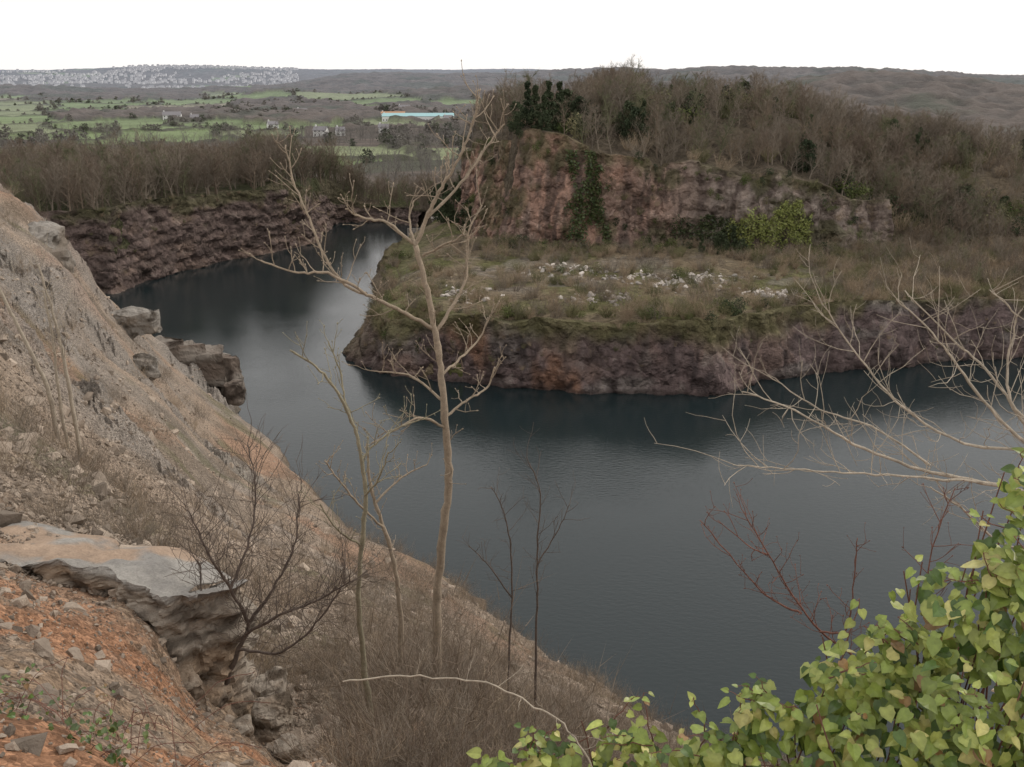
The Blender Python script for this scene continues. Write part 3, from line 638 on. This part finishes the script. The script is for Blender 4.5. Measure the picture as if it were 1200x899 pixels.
# ------------------------------------------------------------------ foreground saplings
def bark_mat(name,c):
    return detail_mat(name,(5.0,22.0,60.0),.5,(),.3,.6,.01,color=c)
MB_tan=bark_mat('tan_bark',(.29,.235,.175));MB_olive=bark_mat('olive_bark',(.24,.215,.15));MB_dark=bark_mat('dark_bark',(.12,.095,.08));MB_pale=bark_mat('pale_bark',(.36,.31,.245));MB_red=bark_mat('red_bark',(.17,.085,.065))
def parse(s): return [Vector([int(c)/100 for c in q.split(',')]) for q in s.split()]
def cr(P,n=5,jit=0.):
    out=[]
    for i in range(len(P)-1):
        p0=P[max(i-1,0)];p1=P[i];p2=P[i+1];p3=P[min(i+2,len(P)-1)]
        for j in range(n):
            t=j/n;q=.5*((2*p1)+(p2-p0)*t+(2*p0-5*p1+4*p2-p3)*t*t+(-p0+3*p1-3*p2+p3)*t**3)
            out.append(q+rv()*jit)
    out.append(P[-1].copy());return out
def twigs(A,P,n,L,r,t0=.2,sub=2,up=.35,bud=True,k=4):
    for i in range(n):
        t=t0+(1-t0)*(i+R(0,1))/n;f=min(t,.999)*(len(P)-1);a=int(f);b=P[a].lerp(P[a+1],f-a);tg=(P[a+1]-P[a]).normalized()
        d_=(tg*.6+rv().normalized()*.9+Vector((0,0,up))).normalized();l=L*R(.4,1.2);q=[b]
        for j in range(4):
            d_=(d_+rv()*.3+Vector((0,0,.10))).normalized();q.append(q[-1]+d_*l/4)
        A.tube(q,[r,r*.85,r*.75,r*.65,r*.5],k)
        if bud:
            A.tube([q[-1]-d_*r,q[-1]+d_*r*1.5,q[-1]+d_*r*4],[r*.6,r*1.5,r*.3],4)
        if sub:twigs(A,q,sub,L*.5,r*.7,.3,0,up,bud,3)
def plant(name,mat,br,jit=.006,tw=(6,.4,.007),ground=None,buds=True,up=.35):
    A=Acc()
    for i,(s,r0,r1,*o) in enumerate(br):
        P=parse(s) if isinstance(s,str) else [Vector(p) for p in s]
        if ground is not None and i in ground:
            p=P[0];gz_=float(near_z(np.array([p.x]),np.array([p.y]))[0])
            if p.z>gz_-.05:P.insert(0,Vector((p.x+R(-.05,.05),p.y,gz_-.15)))
        Q=cr(P,6,jit);n=len(Q);rad=[(r0+(r1-r0)*(j/(n-1))**.8)*R(.90,1.12) for j in range(n)]
        A.tube(Q,rad,7)
        L=sum((Q[j+1]-Q[j]).length for j in range(n-1))
        nt_=max(2,int(tw[0]*L)) if not o else o[0]
        twigs(A,Q,nt_,tw[1],tw[2],.35 if (ground and i in ground) else .15,2,up,buds)
    return mk(name,A.v,A.f,mat,smooth=True)
random.seed(21)
plant('bare_sapling',MB_tan,[
('-115,1200,3594 -113,1200,3708 -110,1200,3781 -98,1190,3884 -89,1190,3964 -92,1180,4045 -95,1180,4119 -102,1180,4178 -113,1180,4247 -124,1180,4294',.078,.034,8),
('-124,1180,4294 -108,1180,4330 -91,1170,4363 -73,1160,4390 -57,1150,4421 -45,1150,4451 -40,1140,4485',.03,.009),
('-124,1180,4294 -155,1160,4325 -185,1150,4334 -204,1140,4346',.026,.009),
('-102,1180,4178 -80,1200,4208 -63,1220,4239 -60,1230,4271 -57,1230,4306 -40,1240,4338',.028,.01),
('-104,1180,4184 -142,1150,4215 -180,1120,4244 -222,1100,4275 -255,1090,4277 -297,1080,4294',.030,.01),
('-180,1120,4244 -212,1130,4258 -238,1140,4299 -253,1150,4339 -269,1160,4375 -276,1160,4421',.022,.009),
('-95,1180,4119 -71,1220,4131 -48,1250,4147 -34,1260,4179',.022,.01),
('-91,1180,4058 -65,1210,4072 -36,1240,4080 -24,1250,4109',.022,.01),
('-92,1180,4045 -119,1150,4069 -145,1130,4065 -182,1110,4049',.022,.01),
('-94,1180,4082 -141,1210,4109 -192,1240,4106',.02,.009),
('-108,1180,4330 -65,1200,4370 -27,1210,4422 -9,1210,4443',.022,.009),
('-115,1180,4281 -79,1140,4304 -57,1120,4318',.018,.009),
('-124,1180,4294 -134,1210,4320 -128,1220,4346',.018,.009)],.012,(7,.42,.008),ground=[0])
plant('bare_sapling',MB_olive,[
('-153,900,3711 -166,900,3814 -170,900,3883 -171,900,3950 -164,900,4014 -157,900,4075 -159,900,4115 -165,900,4153 -178,890,4194 -196,880,4225 -218,870,4245',.040,.010,12),
('-159,900,4115 -147,920,4126 -120,930,4142 -93,940,4148',.014,.007),
('-165,900,4153 -176,920,4174 -181,930,4200 -194,940,4234',.014,.007),
('-157,900,4075 -138,880,4104 -126,870,4137',.014,.007),
('-164,900,4014 -183,870,4050 -197,860,4084',.014,.007)],.008,(8,.36,.0058),ground=[0])
plant('bare_sapling',MB_tan,[
('-184,1300,3560 -181,1300,3674 -187,1300,3767 -200,1300,3827 -212,1300,3872 -220,1300,3922 -220,1300,3971',.055,.018,8),
('-200,1300,3827 -233,1270,3886 -258,1250,3937 -273,1240,3969',.022,.01),
('-212,1300,3872 -174,1330,3901 -135,1350,3915',.02,.01)],.010,(6,.4,.008),ground=[0])
plant('thin_sapling',MB_dark,[
('-5,1400,3523 0,1400,3644 -3,1400,3743 -14,1400,3808 -35,1400,3854',.025,.007,16),
('0,1400,3644 -43,1380,3722 -71,1370,3760',.014,.006)],.01,(7,.5,.005),ground=[0],buds=False)
plant('thin_sapling',MB_dark,[
('42,1400,3514 44,1400,3644 43,1400,3743 47,1400,3839 24,1400,3908',.03,.007,20),
('44,1400,3711 80,1420,3765 99,1430,3809',.014,.006)],.01,(7,.5,.005),ground=[0],buds=False)
plant('twiggy_shrub',MB_dark,[
('-333,900,3824 -310,900,3883 -297,900,3917 -309,890,3967 -324,880,4014 -340,880,4065',.040,.008),
('-297,900,3917 -268,910,3955 -243,920,4003 -236,930,4061',.022,.007),
('-304,900,3900 -252,880,3941 -202,870,3968 -171,860,3995',.020,.007),
('-310,900,3883 -256,880,3892 -213,870,3936 -181,860,3985',.020,.007),
('-309,890,3967 -292,910,4008 -283,930,4061 -290,940,4118',.018,.006),
('-328,900,3855 -352,920,3915 -354,930,3976',.018,.006)],.012,(26,.6,.0042),ground=[0],buds=False)
plant('leaning_sapling',MB_pale,[('-1590,3000,3463 -1622,3000,3592 -1659,3000,3712 -1696,3000,3828 -1732,3000,3942',.09,.04)],.02,(1,.8,.012),ground=[0],buds=False)
plant('leaning_sapling',MB_pale,[('-1518,3000,3476 -1525,3000,3652 -1536,3000,3770 -1555,3000,3914',.08,.03),('-1557,3000,3485 -1548,3000,3652 -1555,3000,3828',.06,.03)],.02,(2,1.2,.015),ground=[0,1],buds=False)
plant('bare_bush_tree',MB_pale,[
([(3.95,5.1,39.6),(3.75,5.05,41.5),(3.5,5,42.5),(3.4,5,43.2),(3.4,5,44.6)],.06,.015,6),
('350,500,4250 336,500,4258 278,500,4272 241,500,4280 195,490,4301 156,480,4325 124,470,4339',.018,.0035),
('278,500,4272 232,480,4284 189,470,4291 153,460,4298 117,450,4305',.0085,.003),
('345,500,4262 333,500,4275 287,500,4307 257,500,4339 240,500,4359 213,500,4383',.015,.0035),
('340,500,4275 309,500,4297 283,520,4332 264,530,4350 230,530,4381',.013,.0035),
('340,500,4290 264,500,4297 225,510,4320 200,520,4348 177,520,4379',.011,.003),
('342,500,4290 329,500,4297 290,500,4318 286,510,4346 286,510,4371 269,510,4386',.013,.003),
('246,500,4283 216,520,4300 188,530,4307 157,540,4326',.008,.003),
('352,500,4240 341,500,4230 300,500,4230 271,500,4253 248,500,4269',.013,.004)],.006,(11,.38,.0027),ground=[0],buds=False,up=.2)
plant('red_twig_bush',MB_red,[
('160,350,4180 156,350,4247 135,350,4269 122,350,4286 109,350,4307 97,350,4327',.008,.002),
('126,350,4278 111,350,4286 99,350,4299 79,350,4323',.005,.002),
('135,350,4269 142,340,4276 143,340,4296 142,340,4320',.005,.002),
('109,350,4307 104,360,4305 89,360,4318',.004,.0015),
('170,330,4180 172,330,4280 168,330,4315 176,335,4345',.006,.0018)],.003,(13,.16,.0019),ground=[0],buds=True)
plant('bare_bramble_stem',MB_pale,[('-65,300,4280 -39,300,4282 -13,290,4287 6,280,4285 18,270,4284 29,260,4272 40,260,4230',.0035,.003)],.006,(7,.14,.0014),buds=False)
# ------------------------------------------------------------------ ivy
LT=[(0,0),(.30,-.10),(.47,.08),(.44,.30),(.46,.46),(.30,.66),(.0,1.0),(-.30,.66),(-.46,.46),(-.44,.30),(-.47,.08),(-.30,-.10)]
LT2=[(0,0),(.22,-.08),(.38,.10),(.42,.32),(.33,.56),(.17,.80),(.0,1.0),(-.17,.80),(-.33,.56),(-.42,.32),(-.38,.10),(-.22,-.08)]
class LeafAcc:
    def __init__(s):s.V=[];s.F=[];s.C=[]
    def add(s,p,nrm,tip,sz,cols=None):
        tip=(tip-nrm*tip.dot(nrm)).normalized();sd=nrm.cross(tip)
        fold=R(.05,.35);curl=R(-.15,.45);k=len(s.V);wv=R(-.08,.08);wd=R(.85,1.1)
        lt=LT if R(0,1)<.35 else LT2
        for a,b in [(0,.42)]+lt:
            s.V.append(p+sd*a*sz*wd+tip*b*sz+nrm*((abs(a)*fold+a*wv-b*b*curl+R(-.02,.02))*sz))
        s.F+= [[k,k+1+j,k+1+(j+1)%12] for j in range(12)]
        t=R(0,1)
        if cols:c=np.array(cols[random.randrange(len(cols))])
        elif t<.42:c=np.array((.22,.28,.06))
        elif t<.62:c=np.array((.085,.14,.033))
        elif t<.89:c=np.array((.34,.38,.10))
        elif t<.97:c=np.array((.46,.43,.15))
        else:c=np.array((.28,.17,.07))
        c=c*R(.7,1.2);s.C+=[c*1.25]+[c]*12
def blobleaves(LA,specs,size,cols=None):
    for (cx,cy,cz,rx,rz,n) in specs:
        for i in range(n):
            u=rv().normalized()
            if u.y>.3 and R(0,1)<.6:u.y=-u.y
            rr=R(.35,1.12)**.6
            rr*=1+.25*float(vn(cx*9+u.x*2,u.y*2,cz*9+u.z*2))
            p=Vector((cx+u.x*rx*rr,cy+u.y*rx*.8*rr,cz+u.z*rz*rr))
            nrm=(u*.5+Vector((R(-.7,.7),R(-.9,.1),R(.1,1.2)))).normalized()
            LA.add(p,nrm,Vector((R(-1,1),R(-1,.2),R(-1.1,.2)))+u*.4,R(*size)*R(.6,1.1),cols)
random.seed(3);LA=LeafAcc()
sp=[(1.68,2.75,43.72,.09,.09,28),(1.62,2.65,43.54,.15,.13,85),(1.46,2.6,43.36,.20,.15,160),(1.72,2.6,43.35,.25,.25,240),(1.30,2.6,43.2,.15,.12,90),(1.13,2.6,43.1,.17,.12,120),(.9,2.6,42.96,.15,.11,95),(1.2,2.5,42.95,.24,.18,270),(1.46,2.4,43.10,.28,.24,360),(.68,2.6,42.80,.15,.11,95),(.9,2.5,42.70,.22,.16,210),(.40,2.75,42.70,.14,.11,70),(.14,2.8,42.62,.14,.10,65),(-.06,2.8,42.55,.10,.06,32),(.5,2.6,42.6,.2,.12,100),(.25,2.7,42.52,.2,.08,70),(1.3,2.5,42.6,.5,.3,480),(1.9,2.6,42.8,.4,.5,330)]
blobleaves(LA,sp,(.043,.074))
A=Acc();random.seed(9)
for cx,cy,cz,rx,rz,n in sp:
    for i in range(max(3,n//26)):
        e=Vector((cx+R(-1,1)*rx*1.1,cy+R(-.5,.5)*rx,cz+R(-.2,1.2)*rz));b=Vector((cx+R(-.2,.2),cy+R(.0,.35),42.0))
        A.tube(cr([b,b.lerp(e,.5)+rv()*.08,e],5,.004),[.005*(1-.6*j/10) for j in range(11)],4)
    if cz>42.55:
      for i in range(4 if rx<.3 else 2):
        st=Vector((cx+R(-.8,.8)*rx,cy+R(-.6,.3)*rx,cz+rz*.5));dv=Vector((R(-.8,.5),R(-.4,.2),R(.2,1))).normalized();L=R(.12,.26)
        q=[st+dv*L*j/6+Vector((0,0,-.03*(j/6)**2))+rv()*.006 for j in range(7)]
        A.tube(q,[.0026-.0002*j for j in range(7)],4)
        for j in range(1,7):
            sd=Vector((R(-1,1),R(-.8,.2),R(-.2,.5))).normalized();lp=q[j]+sd*.018
            A.tube([q[j],lp],[.001,.001],3)
            LA.add(lp,(Vector((R(-.4,.4),R(-.8,0),R(.4,1)))).normalized(),sd+Vector((0,0,-.3)),R(.03,.055)*(1.1-.08*j))
mk('ivy_bush',LA.V,LA.F,M_leaf,LA.C,smooth=False)
mk('ivy_stems',A.v,A.f,MB_red)
random.seed(8);LB=LeafAcc()
blobleaves(LB,[(-2.0,3.35,42.33,.35,.09,190),(-1.75,3.2,42.33,.25,.06,90),(-2.5,3.5,42.36,.35,.12,190)],(.02,.038),cols=[(.10,.16,.04),(.15,.20,.06),(.2,.12,.05),(.07,.10,.03)])
mk('bramble_patch',LB.V,LB.F,M_leaf,LB.C)
A=Acc();random.seed(19)
for i in range(80):
    b=Vector((R(-2.8,-1.4),R(3.1,3.7),42.1));e=b+Vector((R(-.4,.4),R(-.2,.2),R(.1,.28)));A.tube(cr([b,b.lerp(e,.5)+Vector((0,0,.08)),e],4,.004),[.0018]*9,3)
mk('bramble_stems',A.v,A.f,MB_red)
# ------------------------------------------------------------------ buildings
def flatmat(name,c,r=.8):
    return detail_mat(name,(1.0,),.12,(),.3,.1,.02,rough=r,color=c)
MW=flatmat('white_render',(.72,.72,.70));MR=flatmat('slate_roof',(.22,.21,.22));MG=flatmat('window_dark',(.05,.055,.06),.2);MT=flatmat('turquoise_roof',(.30,.48,.50));MO=flatmat('rust_orange',(.38,.22,.13));MS=detail_mat('hut_stone',(2.0,),.4,(3.0,),.3,.6,.05,color=(.30,.27,.24))
MD=flatmat('town_wall',(.58,.59,.62))
MRt=flatmat('town_roof',(.27,.28,.31))
def boxv(x0,x1,y0,y1,z0,z1):
    v=[(x0,y0,z0),(x1,y0,z0),(x1,y1,z0),(x0,y1,z0),(x0,y0,z1),(x1,y0,z1),(x1,y1,z1),(x0,y1,z1)]
    return v,[[0,3,2,1],[4,5,6,7],[0,1,5,4],[1,2,6,5],[2,3,7,6],[3,0,4,7]]
def part(p,name,vf,mat):
    o=mk(name,vf[0],vf[1],mat);o.parent=p;return o
def boxes(L):
    V=[];F=[]
    for b in L:
        v,f=boxv(*b);k=len(V);V+=v;F+=[[i+k for i in q] for q in f]
    return V,F
def house(name,x,y,w_,d_,h,rot,roof=None,floors=2,rh=None,wall=None):
    z=float(land(np.array([x+0.]),np.array([y+0.]))[0])
    e=link(bpy.data.objects.new(name,None));e.location=(x,y,z+.3);e.rotation_euler[2]=rot
    rh=rh or d_*.38
    v=[(-w_/2,-d_/2,-2),(w_/2,-d_/2,-2),(w_/2,d_/2,-2),(-w_/2,d_/2,-2),(-w_/2,-d_/2,h),(w_/2,-d_/2,h),(w_/2,d_/2,h),(-w_/2,d_/2,h),(-w_/2,0,h+rh),(w_/2,0,h+rh)]
    part(e,'walls',(v,[[0,1,5,4],[2,3,7,6],[1,2,6,9,5],[3,0,4,8,7]]),wall or MW)
    o=.4;t=.15
    rv_=[(-w_/2-o,-d_/2-o,h-.3+t),(w_/2+o,-d_/2-o,h-.3+t),(w_/2+o,0,h+rh+t),(-w_/2-o,0,h+rh+t),(-w_/2-o,d_/2+o,h-.3+t),(w_/2+o,d_/2+o,h-.3+t)]
    rr=rv_+[(a,b,c-.2) for a,b,c in rv_]
    part(e,'roof',(rr,[[0,1,2,3],[3,2,5,4],[7,6,9,8],[8,9,10,11],[0,6,7,1],[4,5,11,10][::-1],[0,3,9,6],[3,4,10,9],[1,7,8,2],[2,8,11,5]]),roof or MR)
    wins=[]
    nw=max(2,int(w_/3))
    for i in range(nw):
        cx=-w_/2+w_*(i+.5)/nw
        for fl in range(floors):
            if fl==0 and i==nw//2:continue
            wins.append((cx-.5,cx+.5,-d_/2-.05,-d_/2+.05,.9+fl*2.6,2.1+fl*2.6))
    part(e,'windows',boxes(wins),MG);c=-w_/2+w_*(nw//2+.5)/nw
    part(e,'door',boxes([(c-.5,c+.5,-d_/2-.06,-d_/2+.05,0.3,2.3)]),MR)
    part(e,'chimney',boxes([(-w_/2+.6,-w_/2+1.5,-.4,.4,h+rh*.6,h+rh+1.2)]),MW)
    return e
house('white_farmhouse',-336,950,17,8,5.5,.2);house('white_farmhouse',-318,962,8,7,3,.2,floors=1)
house('white_house',-131,655,9,6,4.6,-.2);house('white_house',-119,662,6,6,4,.3);house('white_house',-94,700,7,6,4.4,.1);house('white_house',-190,760,8,6,4.4,.5)
house('white_house',-240,1100,11,8,5,.1);house('white_house',-140,1250,14,8,5,.2);house('white_house',-60,900,8,7,4.5,.2)
house('industrial_warehouse',-93,955,70,24,5.2,.03,roof=MT,floors=1,rh=2.4);house('industrial_shed',-122,988,24,14,6,.03,roof=MO,floors=1,rh=1.2)
hk=[]
for i in range(3):
    w_=[8,10,7][i];h=[4.5,5,4][i];d_=7
    v=[(-w_/2,-d_/2,-2),(w_/2,-d_/2,-2),(w_/2,d_/2,-2),(-w_/2,d_/2,-2),(-w_/2,-d_/2,h),(w_/2,-d_/2,h),(w_/2,d_/2,h),(-w_/2,d_/2,h),(-w_/2,0,h+2.8),(w_/2,0,h+2.8)]
    o=mk('hs_%d'%i,v,[[0,1,5,4],[2,3,7,6],[1,2,6,9,5],[3,0,4,8,7],[4,5,9,8],[6,7,8,9]],MD,add=False)
    o.data.materials.append(MRt)
    for k_ in (4,5):o.data.polygons[k_].material_index=1
    hk.append(o)
hkc=coll('house_kit',hk)
yy=rng.uniform(3100,5400,3000);xs=rng.uniform(-.66,-.22,3000);x=xs*yy
k=(fbm(x/260,yy/350,7,3)+.5*(rng.random(3000)-.5)>.15);x=x[k];yy=yy[k]
P=np.stack([x,yy,land(x,yy)+4],1)
scatter('distant_town',P,rng.uniform(.7,1.5,len(P)),hkc,3,0)
e=link(bpy.data.objects.new('stone_hut',None));e.location=(-20.7,263,4.2);e.rotation_euler[2]=.1
part(e,'walls',boxes([(-2,-.6,-1.5,-1.2,0,2.6),(.6,2,-1.5,-1.2,0,2.6),(-.6,.6,-1.5,-1.2,2.1,2.6),(-2,2,1.2,1.5,0,2.6),(-2,-1.7,-1.2,1.2,0,2.6),(1.7,2,-1.2,1.2,0,2.6)]),MS)
part(e,'roof',boxes([(-2.3,2.3,-1.8,1.8,2.602,2.85)]),MS)
part(e,'quay_wall',boxes([(-9,9,-3,-2.6,-3,.4)]),MS)
